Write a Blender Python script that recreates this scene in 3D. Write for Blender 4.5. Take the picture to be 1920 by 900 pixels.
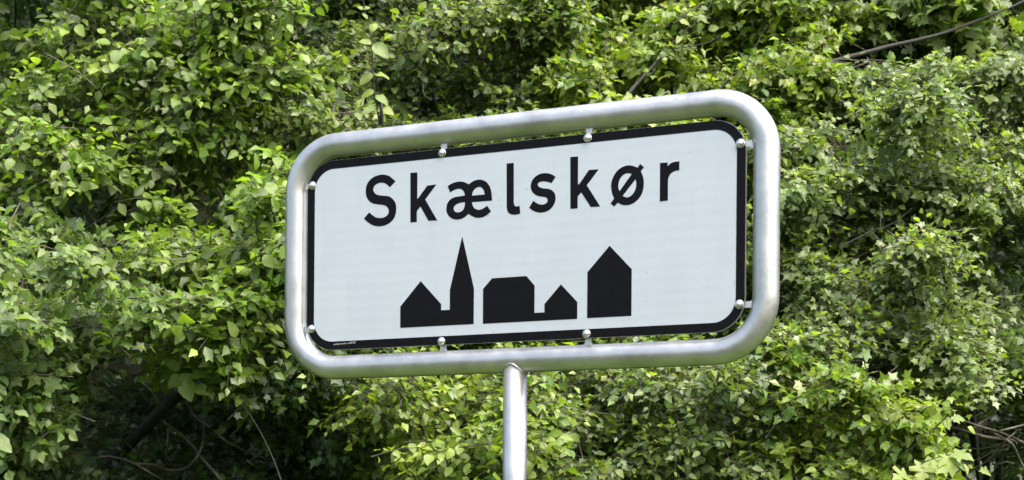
import bpy, bmesh, math, random
import numpy as np
from mathutils import Matrix, Vector
from mathutils.geometry import tessellate_polygon

for o in list(bpy.data.objects):
    bpy.data.objects.remove(o, do_unlink=True)
scene = bpy.context.scene
COL = scene.collection
PI = math.pi

# ------------------------------------------------------------------ camera
F_PX, CX, CY, ROLL, CAM_Z = 3000.0, 960.0, 987.05, 0.00804, 1.55
cam = bpy.data.cameras.new('camera')
cam.sensor_width = 36.0
cam.lens = F_PX / 1920.0 * 36.0
cam.shift_y = (CY - 450.0) / 1920.0
cam.clip_start, cam.clip_end = 0.05, 600.0
cam.dof.use_dof = True
cam.dof.focus_distance = 4.0
cam.dof.aperture_fstop = 12.0
cam_o = bpy.data.objects.new('camera', cam)
COL.objects.link(cam_o)
cam_o.matrix_world = Matrix.Translation((0, 0, CAM_Z)) @ Matrix.Rotation(PI / 2, 4, 'X') @ Matrix.Rotation(ROLL, 4, 'Z')
scene.camera = cam_o

# ------------------------------------------------------------------ sky, sun, exposure
SUN_EL, SUN_AZ = math.radians(60), math.radians(135)     # azimuth clockwise from +Y (camera looks along +Y)
sun_dir = Vector((math.sin(SUN_AZ) * math.cos(SUN_EL), math.cos(SUN_AZ) * math.cos(SUN_EL), math.sin(SUN_EL)))
world = bpy.data.worlds.new('World')
scene.world = world
world.use_nodes = True
wn = world.node_tree
sky = wn.nodes.new('ShaderNodeTexSky')
sky.sky_type = 'NISHITA'
sky.sun_disc = False
sky.sun_elevation = SUN_EL
sky.sun_rotation = SUN_AZ
sky.air_density, sky.dust_density, sky.ozone_density = 1.0, 7.0, 0.8
wn.nodes['Background'].inputs['Strength'].default_value = 0.15
wn.links.new(sky.outputs[0], wn.nodes['Background'].inputs['Color'])
sl = bpy.data.lights.new('sun', 'SUN')
sl.energy = 1.3
sl.angle = math.radians(75)
sl.color = (1.0, 0.965, 0.90)
so = bpy.data.objects.new('sun', sl)
COL.objects.link(so)
so.rotation_euler = (-sun_dir).to_track_quat('-Z', 'Y').to_euler()
so.location = (0, 0, 20)
vs = scene.view_settings
vs.view_transform, vs.look, vs.gamma, vs.exposure = 'Standard', 'None', 1.0, 2.22
vs.use_curve_mapping = False
scene.cycles.max_bounces = 8
scene.cycles.diffuse_bounces = 4
scene.cycles.glossy_bounces = 3
scene.cycles.transmission_bounces = 4
scene.cycles.use_denoising = True

# ------------------------------------------------------------------ helpers
def tag(o, label=None, cat=None, group=None, kind=None):
    for k, v in (('label', label), ('category', cat), ('group', group), ('kind', kind)):
        if v:
            o[k] = v
    return o

def link(name, me, parent=None):
    o = bpy.data.objects.new(name, me)
    COL.objects.link(o)
    if parent:
        o.parent = parent
    return o

def empty(name, loc, rz=0.0):
    o = link(name, None)
    o.location = loc
    o.rotation_euler = (0, 0, rz)
    o.empty_display_size = 0.2
    return o

def mesh_np(name, verts, tris, mat, smooth=True, tint=None):
    verts = np.ascontiguousarray(verts, dtype=np.float32)
    tris = np.ascontiguousarray(tris, dtype=np.int32)
    me = bpy.data.meshes.new(name)
    me.vertices.add(len(verts))
    me.vertices.foreach_set('co', verts.ravel())
    me.loops.add(tris.size)
    me.loops.foreach_set('vertex_index', tris.ravel())
    me.polygons.add(len(tris))
    me.polygons.foreach_set('loop_start', np.arange(0, tris.size, 3, dtype=np.int32))
    me.polygons.foreach_set('loop_total', np.full(len(tris), 3, dtype=np.int32))
    me.polygons.foreach_set('use_smooth', np.full(len(tris), smooth, dtype=bool))
    if tint is not None:
        a = me.color_attributes.new('tint', 'FLOAT_COLOR', 'POINT')
        a.data.foreach_set('color', np.ascontiguousarray(tint, dtype=np.float32).ravel())
    me.materials.append(mat)
    me.update(calc_edges=True)
    return me

def bm_mesh(name, bm, mat, smooth=False):
    bmesh.ops.recalc_face_normals(bm, faces=bm.faces[:])
    me = bpy.data.meshes.new(name)
    bm.to_mesh(me)
    bm.free()
    me.materials.append(mat)
    if smooth:
        me.polygons.foreach_set('use_smooth', [True] * len(me.polygons))
    return me

def at(px, py, Y):
    """point at distance Y along the view where the photograph's pixel (px, py) looks"""
    du, dv = px - CX, py - CY
    c, s = math.cos(ROLL), math.sin(ROLL)
    u, v = du * c + dv * s, -du * s + dv * c
    return Vector((u * Y / F_PX, Y, CAM_Z - v * Y / F_PX))

def project(P):
    u, v = F_PX * P[:, 0] / P[:, 1], -F_PX * (P[:, 2] - CAM_Z) / P[:, 1]
    c, s = math.cos(ROLL), math.sin(ROLL)
    return CX + u * c - v * s, CY + u * s + v * c

def smooth_path(pts, n=6):
    """Catmull-Rom through pts (vectors with radius as 4th number)"""
    P = [np.array(p, dtype=float) for p in pts]
    P = [2 * P[0] - P[1]] + P + [2 * P[-1] - P[-2]]
    out = []
    for i in range(1, len(P) - 2):
        for k in range(n):
            t = k / n
            a, b, c, d = P[i - 1], P[i], P[i + 1], P[i + 2]
            out.append(0.5 * (2 * b + (c - a) * t + (2 * a - 5 * b + 4 * c - d) * t * t + (3 * b - a - 3 * c + d) * t ** 3))
    out.append(P[-2])
    return out

def tube_np(path, sides=8, closed=False):
    """path: list of (x, y, z, r); returns verts, tris"""
    n = len(path)
    pts = [Vector(p[:3]) for p in path]
    V, T = [], []
    ref = None
    for i in range(n):
        a = pts[i - 1] if (i > 0 or closed) else pts[i]
        b = pts[(i + 1) % n] if (i < n - 1 or closed) else pts[i]
        d = (b - a).normalized()
        if ref is None:
            ref = Vector((0, 1, 0)) if abs(d.y) < 0.9 else Vector((1, 0, 0))
        x = (ref - d * ref.dot(d)).normalized()
        ref = x
        y = d.cross(x)
        r = path[i][3]
        for k in range(sides):
            q = 2 * PI * k / sides
            V.append(pts[i] + (x * math.cos(q) + y * math.sin(q)) * r)
    m = n if closed else n - 1
    for i in range(m):
        for k in range(sides):
            a, b = i * sides + k, i * sides + (k + 1) % sides
            c, d2 = ((i + 1) % n) * sides + k, ((i + 1) % n) * sides + (k + 1) % sides
            T += [(a, b, d2), (a, d2, c)]
    if not closed:
        V += [pts[0], pts[-1]]
        for k in range(sides):
            T.append((len(V) - 2, (k + 1) % sides, k))
            T.append((len(V) - 1, (n - 1) * sides + k, (n - 1) * sides + (k + 1) % sides))
    return np.array([tuple(v) for v in V]), np.array(T)

# ------------------------------------------------------------------ materials
def material(name):
    m = bpy.data.materials.new(name)
    m.use_nodes = True
    nt = m.node_tree
    return m, nt, nt.nodes['Principled BSDF'], nt.nodes['Material Output']

def node(nt, kind, **kw):
    n = nt.nodes.new(kind)
    for k, v in kw.items():
        if k in n.inputs:
            n.inputs[k].default_value = v
        else:
            setattr(n, k, v)
    return n

def ramp(nt, fac, stops):
    r = nt.nodes.new('ShaderNodeValToRGB')
    e = r.color_ramp.elements
    while len(e) < len(stops):
        e.new(0.5)
    for i, (p, c) in enumerate(stops):
        e[i].position = p
        e[i].color = (*c, 1) if len(c) == 3 else c
    nt.links.new(fac, r.inputs['Fac'])
    return r

def mat_leaf():
    m, nt, b, out = material('leaf')
    at_ = node(nt, 'ShaderNodeAttribute', attribute_name='tint')
    tc = node(nt, 'ShaderNodeTexCoord')
    nz = node(nt, 'ShaderNodeTexNoise', Scale=55.0, Detail=3.0, Roughness=0.6)
    nt.links.new(tc.outputs['Object'], nz.inputs['Vector'])
    mr = node(nt, 'ShaderNodeMapRange')
    mr.inputs['To Min'].default_value, mr.inputs['To Max'].default_value = 0.72, 1.28
    nt.links.new(nz.outputs['Fac'], mr.inputs['Value'])
    mul = node(nt, 'ShaderNodeMixRGB', blend_type='MULTIPLY')
    mul.inputs[0].default_value = 1.0
    nt.links.new(at_.outputs['Color'], mul.inputs[1])
    nt.links.new(mr.outputs[0], mul.inputs[2])
    vein = node(nt, 'ShaderNodeMixRGB', blend_type='MIX')
    pw = node(nt, 'ShaderNodeMath', operation='POWER')
    pw.inputs[1].default_value = 7.0
    nt.links.new(at_.outputs['Alpha'], pw.inputs[0])
    pm = node(nt, 'ShaderNodeMath', operation='MULTIPLY')
    pm.inputs[1].default_value = 0.45
    nt.links.new(pw.outputs[0], pm.inputs[0])
    nt.links.new(pm.outputs[0], vein.inputs[0])
    nt.links.new(mul.outputs[0], vein.inputs[1])
    vein.inputs[2].default_value = (0.17, 0.22, 0.07, 1)
    sp = node(nt, 'ShaderNodeTexNoise', Scale=21.0, Detail=4.0, Roughness=0.7)
    nt.links.new(tc.outputs['Object'], sp.inputs['Vector'])
    spr = ramp(nt, sp.outputs['Fac'], [(0.66, (0, 0, 0)), (0.74, (0.75, 0.75, 0.75))])
    blot = node(nt, 'ShaderNodeMixRGB')
    nt.links.new(spr.outputs[0], blot.inputs[0])
    nt.links.new(vein.outputs[0], blot.inputs[1])
    blot.inputs[2].default_value = (0.16, 0.13, 0.03, 1)
    vein = blot
    nt.links.new(vein.outputs[0], b.inputs['Base Color'])
    b.inputs['Roughness'].default_value = 0.40
    b.inputs['Specular IOR Level'].default_value = 0.55
    bp = node(nt, 'ShaderNodeBump', Strength=0.35, Distance=0.004)
    nt.links.new(nz.outputs['Fac'], bp.inputs['Height'])
    nt.links.new(bp.outputs[0], b.inputs['Normal'])
    tr = node(nt, 'ShaderNodeBsdfTranslucent')
    tcol = node(nt, 'ShaderNodeMixRGB', blend_type='MULTIPLY')
    tcol.inputs[0].default_value = 1.0
    nt.links.new(vein.outputs[0], tcol.inputs[1])
    tcol.inputs[2].default_value = (1.6, 1.75, 0.65, 1)
    nt.links.new(tcol.outputs[0], tr.inputs['Color'])
    mx = node(nt, 'ShaderNodeMixShader')
    mx.inputs[0].default_value = 0.45
    nt.links.new(b.outputs[0], mx.inputs[1])
    nt.links.new(tr.outputs[0], mx.inputs[2])
    nt.links.new(mx.outputs[0], out.inputs['Surface'])
    return m

def mat_bark(name, dark, light):
    m, nt, b, out = material(name)
    tc = node(nt, 'ShaderNodeTexCoord')
    nz = node(nt, 'ShaderNodeTexNoise', Scale=38.0, Detail=5.0, Roughness=0.65)
    nt.links.new(tc.outputs['Object'], nz.inputs['Vector'])
    r = ramp(nt, nz.outputs['Fac'], [(0.3, dark), (0.7, light)])
    nt.links.new(r.outputs[0], b.inputs['Base Color'])
    b.inputs['Roughness'].default_value = 0.85
    bp = node(nt, 'ShaderNodeBump', Strength=0.5, Distance=0.004)
    nt.links.new(nz.outputs['Fac'], bp.inputs['Height'])
    nt.links.new(bp.outputs[0], b.inputs['Normal'])
    return m

def mat_steel():
    m, nt, b, out = material('galvanised_steel')
    tc = node(nt, 'ShaderNodeTexCoord')
    mp = node(nt, 'ShaderNodeMapping')
    nt.links.new(tc.outputs['Object'], mp.inputs['Vector'])
    nz = node(nt, 'ShaderNodeTexNoise', Scale=14.0, Detail=6.0, Roughness=0.62)
    nt.links.new(mp.outputs[0], nz.inputs['Vector'])
    fine = node(nt, 'ShaderNodeTexNoise', Scale=120.0, Detail=3.0, Roughness=0.6)
    nt.links.new(tc.outputs['Object'], fine.inputs['Vector'])
    col = ramp(nt, nz.outputs['Fac'], [(0.30, (0.26, 0.27, 0.26)), (0.5, (0.33, 0.335, 0.32)), (0.70, (0.385, 0.385, 0.368))])
    spot = node(nt, 'ShaderNodeTexNoise', Scale=48.0, Detail=3.0, Roughness=0.6)
    nt.links.new(tc.outputs['Object'], spot.inputs['Vector'])
    sr = ramp(nt, spot.outputs['Fac'], [(0.69, (0, 0, 0)), (0.72, (1, 1, 1))])
    mx = node(nt, 'ShaderNodeMixRGB')
    nt.links.new(sr.outputs[0], mx.inputs[0])
    nt.links.new(col.outputs[0], mx.inputs[1])
    mx.inputs[2].default_value = (0.28, 0.27, 0.25, 1)
    nt.links.new(mx.outputs[0], b.inputs['Base Color'])
    b.inputs['Metallic'].default_value = 0.82
    rr = ramp(nt, nz.outputs['Fac'], [(0.3, (0.29,) * 3), (0.72, (0.43,) * 3)])
    nt.links.new(rr.outputs[0], b.inputs['Roughness'])
    add = node(nt, 'ShaderNodeMath', operation='MULTIPLY_ADD')
    add.inputs[1].default_value = 0.25
    nt.links.new(fine.outputs['Fac'], add.inputs[0])
    nt.links.new(nz.outputs['Fac'], add.inputs[2])
    bp = node(nt, 'ShaderNodeBump', Strength=0.14, Distance=0.006)
    nt.links.new(add.outputs[0], bp.inputs['Height'])
    nt.links.new(bp.outputs[0], b.inputs['Normal'])
    return m

def mat_sheet():
    """white retroreflective sheeting: fine prism cells, faint ripples"""
    m, nt, b, out = material('white_reflective_sheet')
    tc = node(nt, 'ShaderNodeTexCoord')
    vo = node(nt, 'ShaderNodeTexVoronoi', Scale=240.0)
    vo.feature = 'DISTANCE_TO_EDGE'
    nt.links.new(tc.outputs['Object'], vo.inputs['Vector'])
    nz = node(nt, 'ShaderNodeTexNoise', Scale=9.0, Detail=4.0, Roughness=0.6)
    nt.links.new(tc.outputs['Object'], nz.inputs['Vector'])
    r = ramp(nt, nz.outputs['Fac'], [(0.3, (0.268, 0.300, 0.324)), (0.7, (0.286, 0.316, 0.338))])
    cell = ramp(nt, vo.outputs['Distance'], [(0.0, (0.90,) * 3), (0.12, (1, 1, 1))])
    mu = node(nt, 'ShaderNodeMixRGB', blend_type='MULTIPLY')
    mu.inputs[0].default_value = 1.0
    nt.links.new(r.outputs[0], mu.inputs[1])
    nt.links.new(cell.outputs[0], mu.inputs[2])
    mp = node(nt, 'ShaderNodeMapping')
    mp.inputs['Scale'].default_value = (26.0, 1.0, 2.2)
    nt.links.new(tc.outputs['Object'], mp.inputs['Vector'])
    st = node(nt, 'ShaderNodeTexNoise', Scale=1.0, Detail=5.0, Roughness=0.65)
    nt.links.new(mp.outputs[0], st.inputs['Vector'])
    sr = ramp(nt, st.outputs['Fac'], [(0.30, (0.965, 0.968, 0.96)), (0.55, (1, 1, 1))])     # dried rain runs
    sk = node(nt, 'ShaderNodeTexNoise', Scale=95.0, Detail=1.0)
    nt.links.new(tc.outputs['Object'], sk.inputs['Vector'])
    skr = ramp(nt, sk.outputs['Fac'], [(0.78, (1, 1, 1)), (0.81, (0.7, 0.69, 0.66))])       # specks of dirt
    m2 = node(nt, 'ShaderNodeMixRGB', blend_type='MULTIPLY')
    m2.inputs[0].default_value = 1.0
    nt.links.new(mu.outputs[0], m2.inputs[1])
    nt.links.new(sr.outputs[0], m2.inputs[2])
    m3 = node(nt, 'ShaderNodeMixRGB', blend_type='MULTIPLY')
    m3.inputs[0].default_value = 1.0
    nt.links.new(m2.outputs[0], m3.inputs[1])
    nt.links.new(skr.outputs[0], m3.inputs[2])
    nt.links.new(m3.outputs[0], b.inputs['Base Color'])
    b.inputs['Roughness'].default_value = 0.32
    b.inputs['Coat Weight'].default_value = 0.2
    wv = node(nt, 'ShaderNodeTexWave', Scale=11.0, Distortion=1.4, Detail=2.0)
    wv.wave_type, wv.bands_direction = 'BANDS', 'Z'
    nt.links.new(tc.outputs['Object'], wv.inputs['Vector'])
    bp = node(nt, 'ShaderNodeBump', Strength=0.022, Distance=0.004)
    nt.links.new(wv.outputs['Fac'], bp.inputs['Height'])
    nt.links.new(bp.outputs[0], b.inputs['Normal'])
    return m

def mat_plain(name, col, rough, metal=0.0, noise=0.15, scale=30.0):
    m, nt, b, out = material(name)
    tc = node(nt, 'ShaderNodeTexCoord')
    nz = node(nt, 'ShaderNodeTexNoise', Scale=scale, Detail=4.0)
    nt.links.new(tc.outputs['Object'], nz.inputs['Vector'])
    r = ramp(nt, nz.outputs['Fac'], [(0.3, tuple(c * (1 - noise) for c in col)), (0.7, tuple(min(1, c * (1 + noise)) for c in col))])
    nt.links.new(r.outputs[0], b.inputs['Base Color'])
    b.inputs['Roughness'].default_value = rough
    b.inputs['Metallic'].default_value = metal
    return m

def mat_ground(name, cols, scale):
    m, nt, b, out = material(name)
    tc = node(nt, 'ShaderNodeTexCoord')
    nz = node(nt, 'ShaderNodeTexNoise', Scale=scale, Detail=8.0, Roughness=0.7)
    nt.links.new(tc.outputs['Object'], nz.inputs['Vector'])
    r = ramp(nt, nz.outputs['Fac'], [(0.25 + 0.5 * i / (len(cols) - 1), c) for i, c in enumerate(cols)])
    nt.links.new(r.outputs[0], b.inputs['Base Color'])
    b.inputs['Roughness'].default_value = 0.95
    b.inputs['Specular IOR Level'].default_value = 0.05
    bp = node(nt, 'ShaderNodeBump', Strength=0.8, Distance=0.05)
    nt.links.new(nz.outputs['Fac'], bp.inputs['Height'])
    nt.links.new(bp.outputs[0], b.inputs['Normal'])
    return m

M_LEAF = mat_leaf()
M_BARK = mat_bark('dark_bark', (0.004, 0.0038, 0.003), (0.014, 0.0125, 0.009))
M_TWIG = mat_bark('grey_brown_twig', (0.022, 0.02, 0.013), (0.065, 0.055, 0.036))
M_DEAD = mat_bark('pale_dead_wood', (0.05, 0.042, 0.03), (0.14, 0.12, 0.09))
M_STEEL = mat_steel()
M_SHEET = mat_sheet()
M_BLACK = mat_plain('black_film', (0.0022, 0.0024, 0.003), 0.5, noise=0.25, scale=60)
M_BLACK.node_tree.nodes['Principled BSDF'].inputs['Specular IOR Level'].default_value = 0.07
M_ALU = mat_plain('aluminium_edge', (0.42, 0.42, 0.41), 0.45, 0.85)
M_BOLT = mat_plain('bright_bolt', (0.55, 0.545, 0.53), 0.3, 1.0, 0.08)
M_MARK = mat_plain('grey_print', (0.16, 0.16, 0.165), 0.6, 0, 0.4, 900)
M_GRASS = mat_ground('grass_ground', [(0.03, 0.055, 0.012), (0.06, 0.10, 0.02), (0.10, 0.12, 0.04)], 6.0)
M_SOIL = mat_ground('leaf_litter', [(0.004, 0.005, 0.002), (0.009, 0.010, 0.004), (0.018, 0.019, 0.008)], 5.0)

# ------------------------------------------------------------------ ground, with an added bank behind to block the sky
def build_ground():
    xs = np.concatenate([[-300, -120, -50], np.linspace(-20, 20, 41), [50, 120, 300]])
    ys = np.concatenate([[-300, -120, -40], np.linspace(-14, 30, 45), [60, 140, 300]])
    rng = np.random.default_rng(2)
    def hgt(x, y):
        base = 0.04 * math.sin(x * 0.9 + y * 0.4) * (1 if abs(x) < 25 and y < 30 else 0)
        t = min(max((y - 8.6) / 4.5, 0), 1)  # added rise behind the hedge, closes gaps to the sky
        return base - 0.04 + 7.6 * t * t * (3 - 2 * t)
    V = [(x, y, hgt(x, y)) for y in ys for x in xs]
    T = []
    nx = len(xs)
    for j in range(len(ys) - 1):
        for i in range(nx - 1):
            a = j * nx + i
            T += [(a, a + 1, a + nx + 1), (a, a + nx + 1, a + nx)]
    me = mesh_np('ground', np.array(V), np.array(T), M_GRASS)
    me.materials.append(M_SOIL)
    idx = [1 if V[t[0]][1] > 5.4 and V[t[0]][1] < 31 else 0 for t in T]
    me.polygons.foreach_set('material_index', idx)
    tag(link('ground', me), kind='structure')
build_ground()
M_ROAD = mat_ground('asphalt', [(0.035, 0.036, 0.037), (0.055, 0.055, 0.055), (0.085, 0.083, 0.08)], 40.0)
def build_road():  # out of view, added so the steel tubes reflect grey
    xs = np.linspace(-120, 120, 121)
    V, T = [], []
    for x in xs:
        for y in (-9.0, -6.5, -4.0, -1.5, 0.8):
            V.append((x, y, 0.075))
    for i in range(len(xs) - 1):
        for k in range(4):
            a = i * 5 + k
            T += [(a, a + 5, a + 6), (a, a + 6, a + 1)]
    tag(link('unseen_road', mesh_np('unseen_road', np.array(V), np.array(T), M_ROAD)), kind='structure')
build_road()

# ------------------------------------------------------------------ town sign
YAW, SIGN_W, SIGN_H = 0.44, 1.1568, 0.48
SIGN_C = Vector((-0.00456, 3.83786, CAM_Z + 0.68324))     # centre of the plate's front face
FRONT = 0.018                                             # plate face ahead of the tube plane
sx, sy = math.sin(YAW), math.cos(YAW)
root = empty('town_sign', (SIGN_C.x + sx * FRONT, SIGN_C.y + sy * FRONT, 0.0), -YAW)
tag(root, 'white town name sign reading Skælskør in a silver tube frame on a post', 'sign')
ZC = SIGN_C.z

def rounded(w, h, r, n=10):
    pts = []
    for cx, cy, a0 in ((w / 2 - r, h / 2 - r, 0), (-w / 2 + r, h / 2 - r, 90), (-w / 2 + r, -h / 2 + r, 180), (w / 2 - r, -h / 2 + r, 270)):
        for k in range(n + 1):
            a = math.radians(a0 + 90 * k / n)
            pts.append((cx + r * math.cos(a), cy + r * math.sin(a)))
    return pts

def slab(name, loops, y_front, depth, mat, parent, dz=0.0):
    """prism from outline loops in the sign plane (x, z), front face towards -y"""
    flat = [p for lp in loops for p in lp]
    tris = tessellate_polygon([[Vector((x, z, 0)) for x, z in lp] for lp in loops])
    bm = bmesh.new()
    fv = [bm.verts.new((x, y_front, z + dz)) for x, z in flat]
    bv = [bm.verts.new((x, y_front + depth, z + dz)) for x, z in flat]
    for t in tris:
        try:
            bm.faces.new([fv[i] for i in t])
            bm.faces.new([bv[i] for i in reversed(t)])
        except ValueError:
            pass
    k = 0
    for lp in loops:
        n = len(lp)
        for i in range(n):
            a, b = k + i, k + (i + 1) % n
            bm.faces.new((fv[a], fv[b], bv[b], bv[a]))
        k += n
    return link(name, bm_mesh(name, bm, mat), parent)

R_PLATE, C_GAP, R_TUBE, BORDER = 0.076, 0.043, 0.0302, 0.0212
# frame tube: closed sweep round the plate, plus the post below it
ring = rounded(SIGN_W + 2 * C_GAP, SIGN_H + 2 * C_GAP, R_PLATE + C_GAP, 14)
path = []
for i, (x, z) in enumerate(ring):
    x2, z2 = ring[(i + 1) % len(ring)]
    L = math.hypot(x2 - x, z2 - z)
    m = 24 if L > 0.6 else (8 if L > 0.15 else 1)
    for k in range(m):
        q = k / m
        path.append((x + (x2 - x) * q, 0.0, ZC + z + (z2 - z) * q, R_TUBE))
V, T = tube_np(path, 32, closed=True)
link('frame_tube', mesh_np('frame_tube', V, T, M_STEEL), root)
zb = ZC - SIGN_H / 2 - C_GAP
V, T = tube_np([(0.0022, 0, zb - 0.004, 0.0290), (0.0022, 0, 1.6, 0.0290), (0.0022, 0, 0.8, 0.0290), (0.0022, 0, -0.15, 0.0290)], 32)
post = link('post', mesh_np('post', V, T, M_STEEL), root)
# weld bead where post meets frame: wavy ring lying on the tube's underside
bead = []
for k in range(48):
    a = 2 * PI * k / 48
    x, y = 0.0286 * math.cos(a), 0.0286 * math.sin(a)
    bead.append((0.0022 + x, y, zb - math.sqrt(max(0.0302 ** 2 - y * y, 0)) - 0.001, 0.0026 + 0.0006 * math.sin(9 * a) + 0.0005 * math.sin(23 * a + 1)))
V, T = tube_np(bead, 8, closed=True)
link('weld_seam', mesh_np('weld_seam', V, T, M_STEEL), root)

plate = slab('plate', [rounded(SIGN_W, SIGN_H, R_PLATE)], -FRONT + 0.0006, 0.0072, M_ALU, root, ZC)
slab('white_sheet', [rounded(SIGN_W - 2 * BORDER + 0.002, SIGN_H - 2 * BORDER + 0.002, R_PLATE - BORDER)], -FRONT, 0.0004, M_SHEET, plate, ZC)
slab('border', [rounded(SIGN_W - 0.001, SIGN_H - 0.001, R_PLATE), rounded(SIGN_W - 2 * BORDER, SIGN_H - 2 * BORDER, R_PLATE - BORDER)[::-1]], -FRONT - 0.0006, 0.0009, M_BLACK, plate, ZC)

GLYPHS = {
    'S': [[[-322.4,171.8,1],[-336.1,183.6,0],[-346.3,188.9,0],[-358.5,191.7,0],[-372.8,191.1,0],[-387.1,186.7,0],[-398.3,179.1,0],[-405.0,169.0,0],[-407.4,156.7,0],[-406.2,144.1,0],[-401.0,133.0,0],[-391.7,124.8,0],[-380.4,120.3,0],[-364.0,117.3,0],[-352.7,114.6,0],[-344.6,109.0,0],[-340.8,100.8,0],[-342.0,92.9,0],[-347.4,87.6,0],[-356.5,84.2,0],[-365.7,83.9,0],[-375.9,85.7,0],[-386.2,91.3,0],[-397.0,100.6,1],[-411.9,86.1,1],[-400.5,75.9,0],[-387.0,67.8,0],[-373.7,64.2,0],[-361.4,63.3,0],[-347.2,65.8,0],[-335.1,71.5,0],[-326.0,80.2,0],[-321.1,91.3,0],[-319.6,105.3,0],[-322.3,117.9,0],[-329.5,128.2,0],[-338.7,134.8,0],[-347.9,137.6,0],[-364.2,140.0,0],[-374.4,142.6,0],[-381.6,147.5,0],[-385.8,154.9,0],[-384.8,161.9,0],[-379.8,167.7,0],[-370.6,171.4,0],[-360.4,171.8,0],[-350.2,168.3,0],[-337.9,158.4,1]]],
    'k': [[[-280.1,189.1,1],[-260.7,188.5,1],[-260.5,123.9,1],[-258.9,123.4,1],[-232.5,153.7,1],[-207.2,154.5,1],[-238.2,120.0,1],[-204.1,65.8,1],[-228.8,67.1,1],[-251.0,103.8,1],[-261.2,93.8,1],[-261.4,66.4,1],[-279.0,66.6,1]]],
    'æ': [[[-175.9,147.7,1],[-165.6,152.8,0],[-153.9,155.6,0],[-142.2,156.0,0],[-132.5,154.2,0],[-124.7,150.7,0],[-118.3,147.1,1],[-111.2,151.3,0],[-101.6,155.3,0],[-90.0,156.4,0],[-78.5,153.4,0],[-68.8,146.9,0],[-61.1,135.9,0],[-56.7,121.0,0],[-55.1,102.8,1],[-109.4,103.2,1],[-107.6,95.8,0],[-102.9,88.5,0],[-95.1,84.1,0],[-87.4,83.2,0],[-77.9,85.7,0],[-68.3,91.3,1],[-57.7,76.8,1],[-66.2,70.2,0],[-77.7,65.1,0],[-90.1,63.7,0],[-100.8,65.9,0],[-110.4,70.4,0],[-118.6,75.6,1],[-125.9,70.4,0],[-135.6,65.4,0],[-149.2,64.0,0],[-161.9,67.0,0],[-172.7,74.8,0],[-178.3,85.7,0],[-178.8,96.1,0],[-175.9,106.3,0],[-168.2,114.4,0],[-157.5,118.8,0],[-145.8,119.9,0],[-128.7,121.0,1],[-130.3,128.7,0],[-134.3,134.2,0],[-140.1,137.8,0],[-147.9,138.8,0],[-157.6,137.0,0],[-169.3,131.9,1]],[[-109.5,119.2,1],[-107.1,128.5,0],[-100.4,135.8,0],[-92.7,138.6,0],[-85.0,137.4,0],[-79.2,132.3,0],[-76.3,126.0,0],[-74.7,119.0,1]],[[-128.2,104.8,1],[-137.9,104.7,0],[-148.6,102.5,0],[-156.3,98.2,0],[-159.2,92.0,0],[-157.2,85.8,0],[-151.3,81.9,0],[-143.5,81.3,0],[-135.7,84.1,0],[-130.9,89.8,0],[-128.5,97.4,0]]],
    'l': [[[-16.7,188.5,1],[2.0,188.7,1],[3.0,92.2,1],[5.0,86.1,0],[9.5,83.2,1],[18.5,84.2,1],[20.6,65.7,1],[9.7,64.1,0],[0.3,64.8,0],[-8.2,68.4,0],[-14.0,75.6,0],[-15.6,86.9,1]]],
    's': [[[112.2,145.5,1],[103.8,151.2,0],[94.6,155.1,0],[83.5,156.9,0],[71.5,156.1,0],[60.4,151.3,0],[52.1,143.5,0],[47.9,133.7,0],[47.9,124.3,0],[51.4,115.6,0],[58.9,108.2,0],[68.2,103.7,0],[78.4,101.5,0],[85.8,99.7,0],[90.5,96.3,0],[91.8,91.1,0],[89.7,86.3,0],[84.1,83.3,0],[76.7,82.5,0],[67.4,85.0,0],[60.0,89.4,0],[54.7,93.8,1],[43.7,78.0,1],[52.7,70.9,0],[63.9,65.9,0],[76.0,64.0,0],[88.0,65.3,0],[99.0,70.3,0],[107.2,79.0,0],[111.8,89.6,0],[112.0,99.7,0],[108.8,108.3,0],[102.3,114.8,0],[93.1,118.9,0],[82.0,120.7,0],[73.6,123.1,0],[67.4,127.3,0],[65.7,131.3,0],[67.9,135.4,0],[74.4,137.7,0],[83.7,137.4,0],[92.9,135.3,0],[101.3,131.7,1]]],
    'k2': [[[149.7,189.2,1],[169.3,188.8,1],[169.5,123.5,1],[172.3,122.9,1],[197.7,154.5,1],[221.9,154.0,1],[192.0,119.1,1],[226.3,66.8,1],[202.9,67.0,1],[178.2,103.5,1],[169.2,95.0,1],[169.1,66.9,1],[150.8,66.7,1]]],
    'ø': [[[297.5,156.5,0],[308.1,153.9,0],[319.0,149.1,1],[325.2,157.3,1],[334.7,149.0,1],[326.9,140.2,1],[331.1,131.3,0],[334.1,119.5,0],[334.2,104.7,0],[331.4,91.8,0],[325.4,80.8,0],[315.8,71.7,0],[305.3,66.3,0],[293.0,64.4,0],[280.6,66.6,0],[270.3,72.0,1],[261.6,63.6,1],[252.5,71.7,1],[261.5,82.6,1],[256.4,94.6,0],[253.6,109.8,0],[254.9,122.9,0],[259.6,134.1,0],[266.6,144.3,0],[275.4,151.0,0],[286.0,155.5,0]],[[274.6,98.4,1],[271.7,106.6,0],[271.7,114.9,0],[273.9,123.8,0],[279.1,131.6,0],[286.2,136.8,0],[294.1,138.6,0],[305.0,136.0,1]],[[313.9,122.9,1],[316.3,114.5,0],[315.5,104.6,0],[312.1,95.0,0],[306.0,87.3,0],[298.1,83.0,0],[291.1,82.7,0],[282.5,87.2,1]]],
    'r': [[[374.0,155.0,1],[392.5,154.5,1],[392.2,145.6,1],[397.7,150.3,0],[405.4,153.9,0],[420.9,154.9,1],[420.7,134.1,1],[411.6,133.8,0],[402.2,130.0,0],[396.7,124.0,0],[394.0,116.1,0],[393.6,106.3,0],[393.6,67.2,1],[374.2,66.7,1]]],
}
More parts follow.
